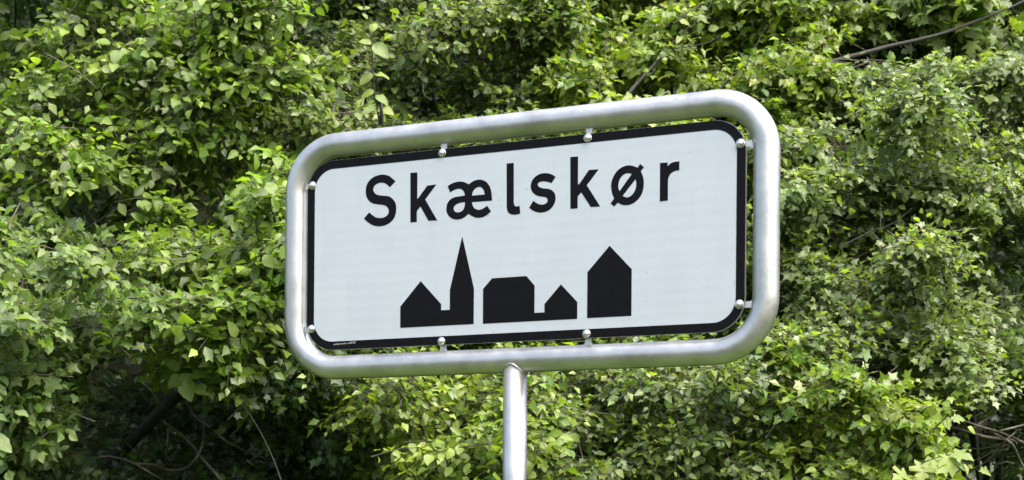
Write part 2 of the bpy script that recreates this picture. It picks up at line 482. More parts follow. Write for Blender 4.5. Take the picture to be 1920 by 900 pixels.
PICTOGRAMS = [
    ('church_pictogram', 'black church silhouette with pointed spire', [(-305.5, -193), (-305.5, -140), (-249, -80.5), (-191.5, -140), (-191.5, -155), (-167.5, -155), (-167.5, -107), (-135, 21.8), (-102, -107), (-102, -193)]),
    ('hall_pictogram', 'black silhouette of broad hipped hall and small gable', [(-77, -193.5), (-77, -109), (-53, -85), (38, -85), (59.5, -109), (59.5, -174), (86, -174), (86, -154), (128, -110), (170.3, -154), (170.3, -193.5)]),
    ('house_pictogram', 'black silhouette of tall gabled house', [(195.7, -193), (195.7, -85.2), (251, -27), (306.5, -85), (306.5, -193)]),
]
def glyph_loop(pts, n=5):
    """closed outline; points flagged 1 are corners, the others are rounded by Catmull-Rom"""
    m = len(pts)
    out = []
    for i in range(m):
        p0, p1, p2, p3 = pts[i - 1], pts[i], pts[(i + 1) % m], pts[(i + 2) % m]
        out.append((p1[0], p1[1]))
        if p1[2] and p2[2]:
            continue
        a = p1 if p1[2] else p0
        d = p2 if p2[2] else p3
        for k in range(1, n):
            t = k / n
            out.append(tuple(0.5 * (2 * p1[j] + (p2[j] - a[j]) * t + (2 * a[j] - 5 * p1[j] + 4 * p2[j] - d[j]) * t * t + (3 * p1[j] - a[j] - 3 * p2[j] + d[j]) * t ** 3) for j in (0, 1)))
    return [(x / 1000, z / 1000) for x, z in out]
for ch, loops in GLYPHS.items():
    o = slab('letter', [glyph_loop(lp) for lp in loops], -FRONT - 0.0005, 0.0004, M_BLACK, plate, ZC)
    tag(o, 'black letter ' + ch[0])
for nm, lab, pts in PICTOGRAMS:
    tag(slab(nm, [[(x / 1000, z / 1000) for x, z in pts]], -FRONT - 0.0005, 0.0004, M_BLACK, plate, ZC), lab)
# tiny maker's print in the bottom border: too small to read, a row of specks
rnd = random.Random(4)
loops, x = [], -0.4974
while x < -0.4335:
    w = rnd.uniform(0.0016, 0.0034)
    z0 = -0.2282 + (x + 0.4974) * 0.0325
    h = rnd.uniform(0.0026, 0.0040) if x < -0.452 else rnd.uniform(0.0045, 0.0055)
    loops.append([(x, z0), (x + w, z0), (x + w, z0 + h), (x, z0 + h)])
    x += w + rnd.choice([0.0008, 0.0010, 0.0026])
bm = bmesh.new()
for lp in loops:
    bm.faces.new([bm.verts.new((a, -FRONT - 0.0012, ZC + c)) for a, c in lp])
link('maker_mark', bm_mesh('maker_mark', bm, M_MARK), plate)

# tabs welded to the tube, each with a domed bolt through the plate
BOLTS = [(-0.192, 0.2305, 0, 1), (0.1935, 0.2300, 0, 1), (0.5650, 0.182, 1, 0), (0.5655, -0.180, 1, 0), (0.1945, -0.2298, 0, -1), (-0.1900, -0.2315, 0, -1), (-0.5640, -0.184, -1, 0), (-0.5645, 0.1815, -1, 0)]
def dome(bm, r, h, rings=5, seg=18, y0=0.0):
    prev = None
    for i in range(rings + 1):
        a = PI / 2 * i / rings
        rr, y = r * math.cos(a), y0 - h * math.sin(a)
        if i == rings:
            top = bm.verts.new((0, y, 0))
            for k in range(seg):
                bm.faces.new((prev[k], prev[(k + 1) % seg], top))
        else:
            cur = [bm.verts.new((rr * math.cos(2 * PI * k / seg), y, rr * math.sin(2 * PI * k / seg))) for k in range(seg)]
            if prev:
                for k in range(seg):
                    bm.faces.new((prev[k], prev[(k + 1) % seg], cur[(k + 1) % seg], cur[k]))
            prev = cur
bm = bmesh.new()
dome(bm, 0.0105, 0.0015, 2)                       # washer
dome(bm, 0.0088, 0.0068, 5, 18, -0.0012)          # cap head
ME_BOLT = bm_mesh('bolt', bm, M_BOLT, True)
for bx, bz, dx, dz in BOLTS:
    bm = bmesh.new()
    w, t = 0.014, 0.0022
    # tab: flat strip from behind the bolt into the tube, flared at the weld
    reach = C_GAP + 0.5 * SIGN_H - abs(bz) - 0.027 if dz else C_GAP + 0.5 * SIGN_W - abs(bx) - 0.027
    outl = [(-w / 2, -0.012), (w / 2, -0.012), (w / 2, reach - 0.008), (w * 0.85, reach + 0.006), (-w * 0.85, reach + 0.006), (-w / 2, reach - 0.008)]
    pts = []
    for a, d in outl:
        if dz:
            pts.append((a, d * dz))
        else:
            pts.append((d * dx, a))
    y0 = -FRONT + 0.0084
    fv = [bm.verts.new((x, y0, z)) for x, z in pts]
    bv = [bm.verts.new((x, y0 + t * 2.2, z)) for x, z in pts]
    bm.faces.new(fv); bm.faces.new(bv[::-1])
    for i in range(len(pts)):
        j = (i + 1) % len(pts)
        bm.faces.new((fv[i], bv[i], bv[j], fv[j]))
    tb = link('bracket', bm_mesh('bracket', bm, M_ALU), root)
    tb.location = (bx, 0, ZC + bz)
    bo = link('bolt', ME_BOLT, tb)
    bo.location = (0, -FRONT - 0.0007, 0)

# ------------------------------------------------------------------ leaves
RNG = np.random.default_rng(20)

def leaf_ovate(k):
    r = np.random.default_rng(100 + k)
    t = np.array([0, .10, .28, .50, .74, .90, 1.0])
    w = np.array([0, .20, .36, .37, .25, .11, 0]) * r.uniform(0.70, 1.02)
    bend, fold, tw = r.uniform(0.08, 0.55), r.uniform(0.05, 0.55), r.uniform(-.45, .45)
    V, vein = [], []
    for i in range(len(t)):
        z = -bend * t[i] ** 2
        V.append((0, t[i], z)); vein.append(1)
        if 0 < i < len(t) - 1:
            for s in (-1, 1):
                ww = w[i] * (1 + r.uniform(-.08, .08))
                V.append((s * ww, t[i] + .04, z + fold * ww + tw * s * ww * t[i] + r.uniform(-.06, .06))); vein.append(0)
    T = [(0, 1, 2), (0, 3, 1)]
    for i in range(1, len(t) - 2):
        a, b = 1 + 3 * (i - 1), 1 + 3 * i
        T += [(a, b, a + 1), (b, b + 1, a + 1), (a, a + 2, b), (b, a + 2, b + 2)]
    a, e = 1 + 3 * (len(t) - 3), len(V) - 1
    T += [(a, e, a + 1), (a, a + 2, e)]
    return np.array(V), np.array(T), np.array(vein, float)

def leaf_maple(k, blunt=True):
    r = np.random.default_rng(200 + k)
    half = [(.06, -.06), (.30, -.10), (.36, .02), (.31, .15), (.49, .27), (.54, .42), (.42, .47), (.28, .52), (.28, .70), (.15, .85)] if blunt else \
           [(.08, -.08), (.36, -.12), (.34, .02), (.27, .13), (.60, .33), (.62, .50), (.44, .46), (.22, .46), (.30, .68), (.15, .80)]
    half = [(x * r.uniform(.88, 1.12), y * r.uniform(.94, 1.06)) for x, y in half]
    out = half + [(0, 1.0)] + [(-x * r.uniform(.9, 1.1), y) for x, y in half[::-1]]
    bend, fold, cup = r.uniform(.08, .55), r.uniform(.0, .45), r.uniform(-.3, .6)
    def z(x, y):
        return -bend * max(y, 0) ** 2 + fold * abs(x) - cup * x * x * 2 + r.uniform(-.03, .03)
    V = [(0, 0.0, 0.0), (0, .42, z(0, .42))] + [(x, y, z(x, y)) for x, y in out]
    vein = [1, 1] + [.35 if i in (5, 10, 15) else 0 for i in range(len(out))]
    n = len(out)
    T = []
    for i in range(n - 1):
        a, b = 2 + i, 3 + i
        c = 0 if (i < 3 or i >= n - 4) else 1
        T.append((c, a, b))
    T += [(0, 2 + 3, 1), (0, 1, 2 + n - 4)]
    return np.array(V), np.array(T), np.array(vein, float)

NSH = 9
TEMPL = {'oval': [leaf_ovate(k) for k in range(NSH)],
         'field': [leaf_maple(k, True) for k in range(NSH)],
         'maple': [leaf_maple(k + 20, False) for k in range(NSH)]}
def leaf_simple(kind):
    if kind == 'oval':
        V = [(0, 0, 0), (0, .5, -.08), (-.32, .45, .04), (.32, .45, .04), (0, 1, -.28)]
        T = [(0, 1, 2), (0, 3, 1), (1, 4, 2), (1, 3, 4)]
    else:
        h = [(.30, -.08), (.26, .15), (.53, .40), (.21, .49)]
        out = h + [(0, 1)] + [(-x, y) for x, y in h[::-1]]
        V = [(0, 0, 0), (0, .4, -.04)] + [(x, y, -.25 * max(y, 0) ** 2 + .1 * abs(x)) for x, y in out]
        T = [(0, 2, 3)] + [(1, 2 + i, 3 + i) for i in range(1, 7)] + [(0, 9, 10), (0, 3, 1), (0, 1, 9)]
    return np.array(V, float), np.array(T), np.array([1, 1] + [0] * (len(V) - 2), float)
for k in (1, 3, 5, 7):          # some unlobed leaves among the lobed ones
    TEMPL['field'][k] = leaf_ovate(40 + k)
SIMPLE = {k: leaf_simple(k) for k in TEMPL}
PAL = {   # leaf colours (linear), weights; 'dark' also carries painted shade
 'light':  [((0.131, 0.205, .022), 4), ((0.095, 0.163, .020), 3.5), ((0.174, 0.241, .030), 2.4), ((0.063, 0.113, .022), 2), ((0.365, 0.305, .03), .4), ((0.116, 0.158, .075), .9)],
 'bright': [((0.149, 0.207, .020), 4), ((0.108, 0.167, .018), 4), ((0.167, 0.236, .026), 2), ((0.068, 0.128, .020), 1.5), ((0.355, 0.276, .04), .25)],
 'mid':    [((.135, .185, .03), 1.2), ((0.087, 0.138, .024), 4), ((0.063, 0.103, .022), 3), ((0.126, 0.172, .024), 3), ((0.087, 0.123, .060), 1.2), ((0.279, 0.236, .05), .15)],
 'grey':   [((0.104, 0.156, .045), 4), ((0.077, 0.123, .036), 3), ((0.131, 0.187, .068), 2.4), ((0.149, 0.207, .026), 2.4), ((0.236, 0.167, .05), .15)],
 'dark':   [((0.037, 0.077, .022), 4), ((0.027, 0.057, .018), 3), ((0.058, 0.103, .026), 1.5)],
 'pale':   [((.098, .158, .036), 4), ((.075, .130, .026), 3), ((.125, .180, .050), 2), ((.050, .095, .022), 2)],
}
NT = 10
def tints(pal):
    c, w = zip(*PAL[pal])
    w = np.array(w) / sum(w)
    r = np.random.default_rng(abs(hash(pal)) % 1 + len(pal))
    cum = np.cumsum(w)
    out = []
    for i in range(NT):
        k = int(np.searchsorted(cum, (i + .5) / NT))
        out.append(np.array(c[min(k, len(c) - 1)]) * r.uniform(.9, 1.1) * np.array([r.uniform(.92, 1.08), 1, r.uniform(.9, 1.1)]))
    return np.array(out)
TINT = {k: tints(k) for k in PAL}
_single = {}
def single_leaf(kind, sh, pal, ti):
    key = (kind, sh, pal, ti)
    if key not in _single:
        V, T, vn = TEMPL[kind][sh]
        tint = np.concatenate([np.tile(TINT[pal][ti], (len(V), 1)), vn[:, None]], 1)
        _single[key] = mesh_np('leaf', V, T, M_LEAF, True, tint)
    return _single[key]

def norm(a):
    return a / np.maximum(np.linalg.norm(a, axis=-1, keepdims=True), 1e-9)

def sprays(C, rad, n, size, K=9, face=0.36, twig=0.24, outw=None):
    """n leafy shoots in and on an ellipsoid at C; returns leaf arrays and twig paths"""
    C, rad = np.array(C), np.array(rad)
    w = norm(RNG.normal(size=(n, 3)))
    flip = (w[:, 1] > 0.25) & (RNG.random(n) < 0.75)
    w[flip, 1] *= -1
    rho = RNG.random(n) ** 0.45
    P = C + rad * w * rho[:, None]
    d = norm(w * 0.75 * np.array([1, 1, .55]) + RNG.normal(size=(n, 3)) * np.array([.45, .35, .22]) + np.array([0, -.18, .10]))
    L = twig * (0.65 + 0.7 * RNG.random(n))
    st = P - d * L[:, None] * 0.7
    N = norm(np.array([0, -face, .95]) + 0.35 * w + RNG.normal(size=(n, 3)) * .36)
    lat = norm(np.cross(d, N))
    t = (np.arange(K) + .8) / K
    tt = t[None, :] * np.ones((n, 1))
    pos = st[:, None] + d[:, None] * (L[:, None] * tt)[..., None]
    pos[..., 2] -= 0.22 * L[:, None] * tt ** 2
    side = np.where(np.arange(K) % 2 == 0, 1., -1.)
    side[-1] = 0
    sd = side[None, :, None] * np.ones((n, 1, 1))
    ld = norm(d[:, None] * (.45 + .4 * tt)[..., None] + lat[:, None] * sd * .85 + RNG.normal(size=(n, K, 3)) * .26 - np.array([0, 0, .22]))
    nr = N[:, None] + RNG.normal(size=(n, K, 3)) * .55
    nr = norm(nr - ld * (nr * ld).sum(-1, keepdims=True))
    sz = size * (0.50 + .80 * RNG.random((n, K))) * (1.08 - .30 * tt)
    pos = pos + ld * (sz * .22)[..., None]
    keep = RNG.random((n, K)) < 0.93
    q = np.linspace(0, 1, 3)
    tw = st[:, None] + d[:, None] * (L[:, None] * q[None])[..., None]
    tw[..., 2] -= 0.22 * L[:, None] * q[None] ** 2
    return pos[keep], ld[keep], nr[keep], sz[keep], tw

class Foliage:
    def __init__(self, kind, pal):
        self.kind, self.pal = kind, pal
        self.p, self.d, self.n, self.s, self.tw = [], [], [], [], []
    def add(self, res):
        for a, b in zip((self.p, self.d, self.n, self.s, self.tw), res):
            a.append(b)
    def done(self):
        self.p, self.d, self.n, self.s = (np.concatenate(x) for x in (self.p, self.d, self.n, self.s))
        self.tw = np.concatenate(self.tw) if self.tw else np.zeros((0, 3, 3))
        m = len(self.p)
        self.sh = RNG.integers(0, NSH, m)
        # leaves of one neighbourhood tend to share an age and so a tint
        cell = np.floor(self.p / 0.16).astype(int)
        h = (cell[:, 0] * 73856093 ^ cell[:, 1] * 19349663 ^ cell[:, 2] * 83492791) % NT
        own = RNG.integers(0, NT, m)
        self.ti = np.where(RNG.random(m) < .45, h, own)
        self.x = np.cross(self.d, self.n)
    def bulk(self, name, mask, origin, far=None):
        Vs, Ts, Cs, off = [], [], [], 0
        far = np.zeros(len(self.p), bool) if far is None else far
        for k in range(NSH + 1):
            i = np.nonzero(mask & (far if k == NSH else ((self.sh == k) & ~far)))[0]
            if not len(i):
                continue
            V, T, vn = SIMPLE[self.kind] if k == NSH else TEMPL[self.kind][k]
            s = self.s[i][:, None, None]
            W = self.p[i][:, None] + s * (V[None, :, 0:1] * self.x[i][:, None] + V[None, :, 1:2] * self.d[i][:, None] + V[None, :, 2:3] * self.n[i][:, None])
            Vs.append(W.reshape(-1, 3) - origin)
            Ts.append((T[None] + (off + np.arange(len(i)) * len(V))[:, None, None]).reshape(-1, 3))
            col = TINT[self.pal][self.ti[i]] * RNG.uniform(.82, 1.2, (len(i), 1))
            c = np.concatenate([np.repeat(col, len(V), 0), np.tile(vn, len(i))[:, None]], 1)
            Cs.append(c)
            off += len(i) * len(V)
        return mesh_np(name, np.concatenate(Vs), np.concatenate(Ts), M_LEAF, True, np.concatenate(Cs))
    def twig_mesh(self, name, origin, r0=0.0028):
        n, q = len(self.tw), 3
        ang = np.arange(3) * 2 * PI / 3
        ring = np.stack([np.cos(ang), np.zeros(3), np.sin(ang)], 1)
        ring2 = np.stack([np.zeros(3), np.cos(ang), np.sin(ang)], 1)
        dd = norm(self.tw[:, -1] - self.tw[:, 0])
        use = (np.abs(dd[:, 1]) > np.abs(dd[:, 0]))[:, None, None]
        rg = np.where(use, ring[None], ring2[None])
        rad = r0 * np.array([1, .75, .3])
        V = self.tw[:, :, None, :] + rg[:, None] * rad[None, :, None, None] - origin
        base = (np.arange(n) * q * 3)[:, None]
        tr = []
        for a in range(q - 1):
            for k in range(3):
                i, j = a * 3 + k, a * 3 + (k + 1) % 3
                tr += [(i, j, j + 3), (i, j + 3, i + 3)]
        T = (np.array(tr).reshape(1, -1) + base).reshape(-1, 3)
        return mesh_np(name, V.reshape(-1, 3), T, M_TWIG, True)

def in_poly(poly, x, y):
    c = False
    j = len(poly) - 1
    for i in range(len(poly)):
        xi, yi = poly[i]; xj, yj = poly[j]
        if (yi > y) != (yj > y) and x < (xj - xi) * (y - yi) / (yj - yi) + xi:
            c = not c
        j = i
    return c

# deep hollows between the shrubs where no leafy shoot reaches the front (photo x, y, rx, ry)
HOLLOWS = [(30, 20, 90, 36), (265, 68, 60, 16), (185, 390, 88, 42), (300, 808, 180, 98), (590, 60, 50, 34), (1610, 105, 62, 32),
           (1905, 480, 55, 85), (1870, 805, 100, 52), (1645, 690, 40, 28), (1570, 270, 26, 14), (1075, 850, 26, 18), (640, 205, 22, 14)]
def hollow(x, y, grow=1.0):
    return any(((x - a) / (c * grow)) ** 2 + ((y - b) / (d * grow)) ** 2 < 1 for a, b, c, d in HOLLOWS)

# name, label, category, kind, palette, leaf size, Y, polygon in view, blob radius px, density
SHRUBS = [
 ('hazel_shrub', 'light green oval-leaved shrub filling the upper left corner', 'shrub', 'oval', 'light', .0536, 6.25,
  [(-200, -420), (545, -420), (560, 110), (500, 330), (250, 330), (-200, 340)], 88, 1.0),
 ('hawthorn_shrub', 'pale green lobed-leaved shrub at the lower left edge beside the dark hollow', 'shrub', 'field', 'pale', .0504, 5.75,
  [(-200, 430), (170, 440), (280, 560), (270, 720), (140, 790), (60, 850), (20, 1000), (-200, 1050)], 75, 1.0),
 ('dogwood_shrub', 'yellow-green broad-leaved shrub directly left of the sign frame', 'shrub', 'oval', 'light', .0589, 6.10,
  [(230, 340), (480, 320), (640, 240), (640, 660), (560, 740), (430, 720), (300, 640)], 80, 1.05),
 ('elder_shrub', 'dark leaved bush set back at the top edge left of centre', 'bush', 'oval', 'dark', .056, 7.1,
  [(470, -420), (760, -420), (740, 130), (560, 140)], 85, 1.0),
 ('privet_shrub', 'green small-leaved shrub just above the sign\'s left half', 'shrub', 'oval', 'mid', .0432, 6.45,
  [(560, 110), (720, 40), (770, -420), (1040, -420), (1040, 250), (590, 290)], 80, 1.0),
 ('maple_tree', 'yellow-green maple with dark slanting branches above the sign\'s right half', 'tree', 'field', 'bright', .0439, 6.55,
  [(1020, -420), (1500, -420), (1570, 110), (1510, 280), (1440, 340), (1000, 270)], 85, 1.0),
 ('sycamore_tree', 'large-leaved tree with a dark diagonal limb in the upper right corner', 'tree', 'maple', 'mid', .072, 6.75,
  [(1490, -420), (2140, -420), (2140, 110), (1700, 130), (1540, 70)], 85, 1.0),
 ('field_maple_tree', 'grey-green small-leaved maple right of the sign frame', 'tree', 'field', 'grey', .0370, 6.30,
  [(1420, 300), (1560, 130), (1720, 130), (2140, 100), (2140, 340), (1870, 420), (1840, 560), (1880, 630), (1800, 750), (1650, 740), (1420, 600)], 82, 1.1),
 ('guelder_rose_shrub', 'pale star-leaved shrub at the right edge above the bare twigs', 'shrub', 'maple', 'pale', .050, 6.5,
  [(1850, 610), (2140, 540), (2140, 790), (1930, 770)], 55, 1.0),
 ('young_maple_shrub', 'bright yellow-green maple mound in the lower right below the frame corner', 'shrub', 'field', 'bright', .0430, 5.90,
  [(1400, 640), (1600, 690), (1680, 780), (1770, 870), (1800, 1080), (1370, 1080), (1360, 720)], 78, 1.05),
 ('hornbeam_shrub', 'dense green shrub right of the sign post below the frame', 'shrub', 'oval', 'mid', .0423, 6.15,
  [(980, 650), (1420, 630), (1400, 1080), (970, 1080)], 78, 1.05),
 ('currant_shrub', 'sunny green shrub left of the sign post below the frame', 'shrub', 'oval', 'bright', .0477, 6.15,
  [(640, 700), (985, 650), (985, 1080), (680, 1080)], 76, 1.0),
 ('blackthorn_shrub', 'shaded dark green shrub between the dark hollow and the frame\'s lower left corner', 'shrub', 'field', 'dark', .046, 6.45,  # dark palette paints in the dimness of this spot
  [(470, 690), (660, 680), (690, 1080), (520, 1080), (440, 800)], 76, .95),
 ('beech_shrub', 'green shrub seen through the gap between plate and frame tube', 'shrub', 'oval', 'light', .050, 6.65,
  [(600, 250), (1450, 250), (1450, 700), (600, 700)], 95, .75),
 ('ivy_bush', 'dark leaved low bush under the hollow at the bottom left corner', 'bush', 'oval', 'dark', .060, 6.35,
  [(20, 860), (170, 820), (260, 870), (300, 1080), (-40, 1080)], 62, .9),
]

def branch_obj(name, pts, mat, parent, origin, sides=7, n=6):
    V, T = tube_np(smooth_path(pts, n), sides)
    return link(name, mesh_np(name, V - origin, T, mat), parent)

def slope(y):
    """the hedge leans back towards its top"""
    return max(0.0, 520.0 - y) * 0.0011

built = []
for (name, label, cat, kind, pal, size, Y0, poly, br, dens) in SHRUBS:
    fo = Foliage(kind, pal)
    xs, ys = [p[0] for p in poly], [p[1] for p in poly]
    area = 0.5 * abs(sum(xs[i] * ys[i - 1] - xs[i - 1] * ys[i] for i in range(len(poly))))
    want = max(3, int(area / (PI * br * br) * 2.1))
    cents, tries = [], 0
    while len(cents) < want and tries < 6000:
        tries += 1
        x, y = RNG.uniform(min(xs), max(xs)), RNG.uniform(min(ys), max(ys))
        if not in_poly(poly, x, y) or hollow(x, y, 1.15):
            continue
        if any((x - a) ** 2 + (y - b) ** 2 < (br * .72) ** 2 for a, b, _, _ in cents) and tries < 4000:
            continue
        r = br * RNG.uniform(.62, 1.15)
        cents.append((x, y, r, Y0 + slope(y) + RNG.normal() * .16))
    m = Y0 / F_PX
    for x, y, r, Y in cents:
        rx, rz = r * m * RNG.uniform(1.0, 1.45), r * m * RNG.uniform(.6, .95)
        oof = .45 if (y < -140 or x < -110 or x > 2030 or y > 990) else 1.0
        k = int(oof * dens * 820 * rx * rz * PI * (0.0042 / size ** 2) ** .9 * .62) + 5
        fo.add(sprays(at(x, y, Y), (rx, .27, rz), k, size, K=int(RNG.integers(7, 11))))
    # inner shoots, a hand's breadth further in, closing the gaps between the tufts
    for _ in range(int(want * 1.0)):
        for tr_ in range(40):
            x, y = RNG.uniform(min(xs), max(xs)), RNG.uniform(min(ys), max(ys))
            if in_poly(poly, x, y) and not hollow(x, y, 1.25):
                break
        else:
            continue
        fo.add(sprays(at(x, y, Y0 + slope(y) + .34 + RNG.random() * .2), (br * m * 1.3, .12, br * m * 1.1), int((.45 if y < -140 else 1) * dens * 30 * (.06 / size)), size * 1.05, K=9, face=.8))
    fo.done()
    # shoots that would reach over a hollow are left out
    px, py = project(fo.p)
    bad = np.zeros(len(px), bool)
    for a, b, c, d in HOLLOWS:
        bad |= (((px - a) / c) ** 2 + ((py - b) / d) ** 2 < .8) & (RNG.random(len(px)) < .93) & (fo.p[:, 1] < 8.2)
    for at_name in ('p', 'd', 'n', 's', 'sh', 'ti', 'x'):
        setattr(fo, at_name, getattr(fo, at_name)[~bad])
    tx_, ty_ = project(fo.tw[:, -1])
    tb = np.array([hollow(a, b, .9) for a, b in zip(tx_, ty_)], bool)
    fo.tw = fo.tw[~tb]
    cx = sum(c[0] for c in cents) / len(cents)
    if 80 < cx < 520:          # the stems of these shrubs stand to either side of the hollow
        cx = {'hazel_shrub': -60, 'hawthorn_shrub': -20, 'dogwood_shrub': 560}.get(name, cx)
    g = at(cx, 987, Y0 + (1.1 if cx < 900 else .8))
    built.append((name, label, cat, fo, (g.x, g.y, 0.0), cents))

# ---- which leaves show largest: a coarse depth buffer of the view (480 x 225), the sign in front
SC = 4
zb_ = np.full((225, 480), 1e9); idb = np.full((225, 480), -1, int)
allp = np.concatenate([b[3].p for b in built]); alls = np.concatenate([b[3].s for b in built])
alld = np.concatenate([b[3].d for b in built])
mid = allp + alld * (alls * .5)[:, None]
px, py = project(mid)
rpx = alls * .36 * F_PX / mid[:, 1] / SC
ok = (px > -20) & (px < 1940) & (py > -20) & (py < 920)
order = np.nonzero(ok)[0]
order = order[np.argsort(-mid[order, 1])]
for i in order:
    x, y, r = px[i] / SC, py[i] / SC, rpx[i]
    x0, x1, y0, y1 = int(max(x - r, 0)), int(min(x + r + 1, 480)), int(max(y - r, 0)), int(min(y + r + 1, 225))
    idb[y0:y1, x0:x1] = i
sign_px = np.array([(px_, py_) for px_ in range(480) for py_ in range(225)])
sxx, syy = np.meshgrid(np.arange(480) * SC, np.arange(225) * SC)
top_e, bot_e = 252 - (sxx - 640) * .107, 702 - (sxx - 640) * .04
idb[(sxx > 537) & (sxx < 1462) & (syy > top_e) & (syy < bot_e)] = -1
seen = np.bincount(idb[idb >= 0].ravel(), minlength=len(allp))

def build_shrub(b, seen_part, n_single=300):
    name, label, cat, fo, base, cents = b
    o3 = np.array(base)
    root = empty(name, base)
    tag(root, label, cat)
    top = np.argsort(-seen_part)[:n_single]
    top = top[seen_part[top] > 0]
    mask = np.ones(len(fo.p), bool)
    mask[top] = False
    f = link('foliage', fo.bulk('foliage', mask, o3, seen_part == 0), root)
    tag(f, kind='stuff')
    t = link('twigs', fo.twig_mesh('twigs', o3), root)
    tag(t, kind='stuff')
    for i in top:
        o = bpy.data.objects.new('leaf', single_leaf(fo.kind, int(fo.sh[i]), fo.pal, int(fo.ti[i])))
        COL.objects.link(o)
        o.parent = root
        s = fo.s[i]
        x, d, n, p = fo.x[i] * s, fo.d[i] * s, fo.n[i] * s, fo.p[i] - o3
        o.matrix_local = Matrix(((x[0], d[0], n[0], p[0]), (x[1], d[1], n[1], p[1]), (x[2], d[2], n[2], p[2]), (0, 0, 0, 1)))
    # trunk and branches, a branch into every fourth tuft
    hub_z = max(.5, min(float(at(960, 760, 6).z), float(np.min(fo.p[:, 2])) + .4))
    rr = random.Random(name)
    branch_obj('trunk', [(base[0], base[1], -.1, .045), (base[0] + rr.uniform(-.05, .05), base[1], hub_z * .5, .036), (base[0] + rr.uniform(-.08, .08), base[1] - .05, hub_z, .028),
                         (base[0] + rr.uniform(-.2, .2), base[1], float(np.max(fo.p[:, 2])) * .85, .012)], M_BARK, root, o3, 9)
    for j, (x, y, r, Y) in enumerate(cents):
        if j % 4:
            continue
        e = at(x, y, Y + .02)
        s0 = (base[0], base[1] - .02, hub_z * rr.uniform(.55, .95), .014)
        m1 = (base[0] * .45 + e.x * .55 + rr.uniform(-.06, .06), base[1] * .5 + (e.y + .25) * .5, max(s0[2], e.z * .6 + s0[2] * .4 + rr.uniform(-.05, .1)) if e.z > s0[2] else e.z * .5 + s0[2] * .5, .009)
        branch_obj('branch', [s0, m1, (e.x, e.y + .12, e.z - .03, .005), (e.x + rr.uniform(-.06, .06), e.y - .05, e.z + .06, .0022)], M_BARK, root, o3, 5, 4)
    return root

k0, ROOTS = 0, {}
for b in built:
    m = len(b[3].p)
    ROOTS[b[0]] = (build_shrub(b, seen[k0:k0 + m]), np.array(b[4]))
    k0 += m

# ---- limbs that show between the leaves (photo pixels -> places in the crown)
def limb(owner, pts, Y, r0, r1, mat=M_BARK, name='limb', dy=0.0):
    root, o3 = ROOTS[owner]
    n = len(pts)
    P = []
    for i, (x, y) in enumerate(pts):
        q = at(x, y, Y + .06 + slope(y) * .95 + dy * i / max(1, n - 1))
        P.append((q.x, q.y, q.z, (.8 if r0 > .007 else .6) * (r0 + (r1 * .6 - r0) * i / max(1, n - 1)) * (.45 if i == 0 else 1)))
    return branch_obj(name, P, mat, root, o3, 8)
z3 = lambda o, s, pts: [(o[0] + a / s, o[1] + b / s) for a, b in pts]
A = (1420, 0)
limb('sycamore_tree', z3(A, 3, [(330, 380), (430, 345), (640, 288), (740, 260), (900, 225), (1050, 185), (1200, 130), (1330, 80), (1470, 20), (1620, -60)]), 6.28, .014, .007, dy=.12)
limb('sycamore_tree', z3(A, 3, [(430, 205), (520, 240), (610, 285), (650, 320)]), 6.45, .005, .003, M_TWIG)
limb('sycamore_tree', z3(A, 3, [(980, 205), (1020, 235), (1060, 250)]), 6.40, .004, .002)
limb('sycamore_tree', z3(A, 3, [(480, 205), (580, 205), (660, 250)]), 6.55, .004, .002, M_TWIG)
A = (1000, 0)
limb('maple_tree', z3(A, 4.174, [(640, 860), (745, 730), (850, 610), (950, 500), (1030, 400), (1090, 340), (1180, 250), (1280, 140), (1400, 0)]), 6.22, .010, .004, dy=.15)
limb('maple_tree', z3(A, 4.174, [(1050, 380), (1180, 370), (1340, 340), (1430, 300), (1540, 235)]), 6.22, .006, .002)
limb('maple_tree', z3(A, 4.174, [(515, 830), (520, 660), (545, 500), (575, 330), (580, 200)]), 6.20, .006, .003)
limb('maple_tree', z3(A, 4.174, [(1440, 720), (1550, 590), (1650, 520), (1730, 380), (1830, 190)]), 6.20, .006, .002)
limb('maple_tree', z3(A, 4.174, [(1330, 110), (1370, 60), (1420, -30)]), 6.2, .005, .003)
limb('field_maple_tree', z3((1420, 300), 3, [(470, 480), (520, 460), (640, 400), (690, 385), (780, 345), (870, 270)]), 5.98, .005, .002, M_BARK)
limb('field_maple_tree', z3((1420, 300), 3, [(690, 390), (695, 320), (690, 230)]), 5.98, .003, .0015, M_TWIG)
limb('privet_shrub', z3((500, 0), 3.462, [(1070, 650), (1020, 610), (1015, 520), (1010, 400)]), 6.1, .005, .003)
limb('privet_shrub', z3((500, 0), 3.462, [(1580, 60), (1630, 200), (1660, 330)]), 6.1, .003, .002, M_TWIG)
limb('privet_shrub', z3((500, 0), 3.462, [(395, 750), (420, 700), (460, 650), (520, 620)]), 6.1, .004, .003, M_DEAD)
A = (0, 0)
limb('hazel_shrub', z3(A, 3, [(370, 90), (420, 40), (440, -10)]), 5.98, .005, .004, M_TWIG)
limb('hazel_shrub', z3(A, 3, [(370, 105), (480, 102), (630, 104)]), 6.1, .004, .003, M_DEAD)
limb('hazel_shrub', z3(A, 3, [(250, 295), (330, 340), (440, 405), (540, 490)]), 5.92, .004, .003, M_DEAD)
limb('hazel_shrub', z3(A, 3, [(470, 430), (480, 350), (470, 320)]), 5.9, .004, .003, M_TWIG)
limb('hazel_shrub', z3(A, 3, [(1095, 200), (1120, 300), (1160, 410)]), 5.9, .004, .002, M_BARK)
limb('hazel_shrub', z3(A, 3, [(610, 620), (640, 720), (660, 780)]), 5.95, .004, .003, M_BARK)
A = (0, 300)
limb('dogwood_shrub', z3(A, 3, [(770, 360), (820, 420), (865, 490)]), 5.72, .004, .003)
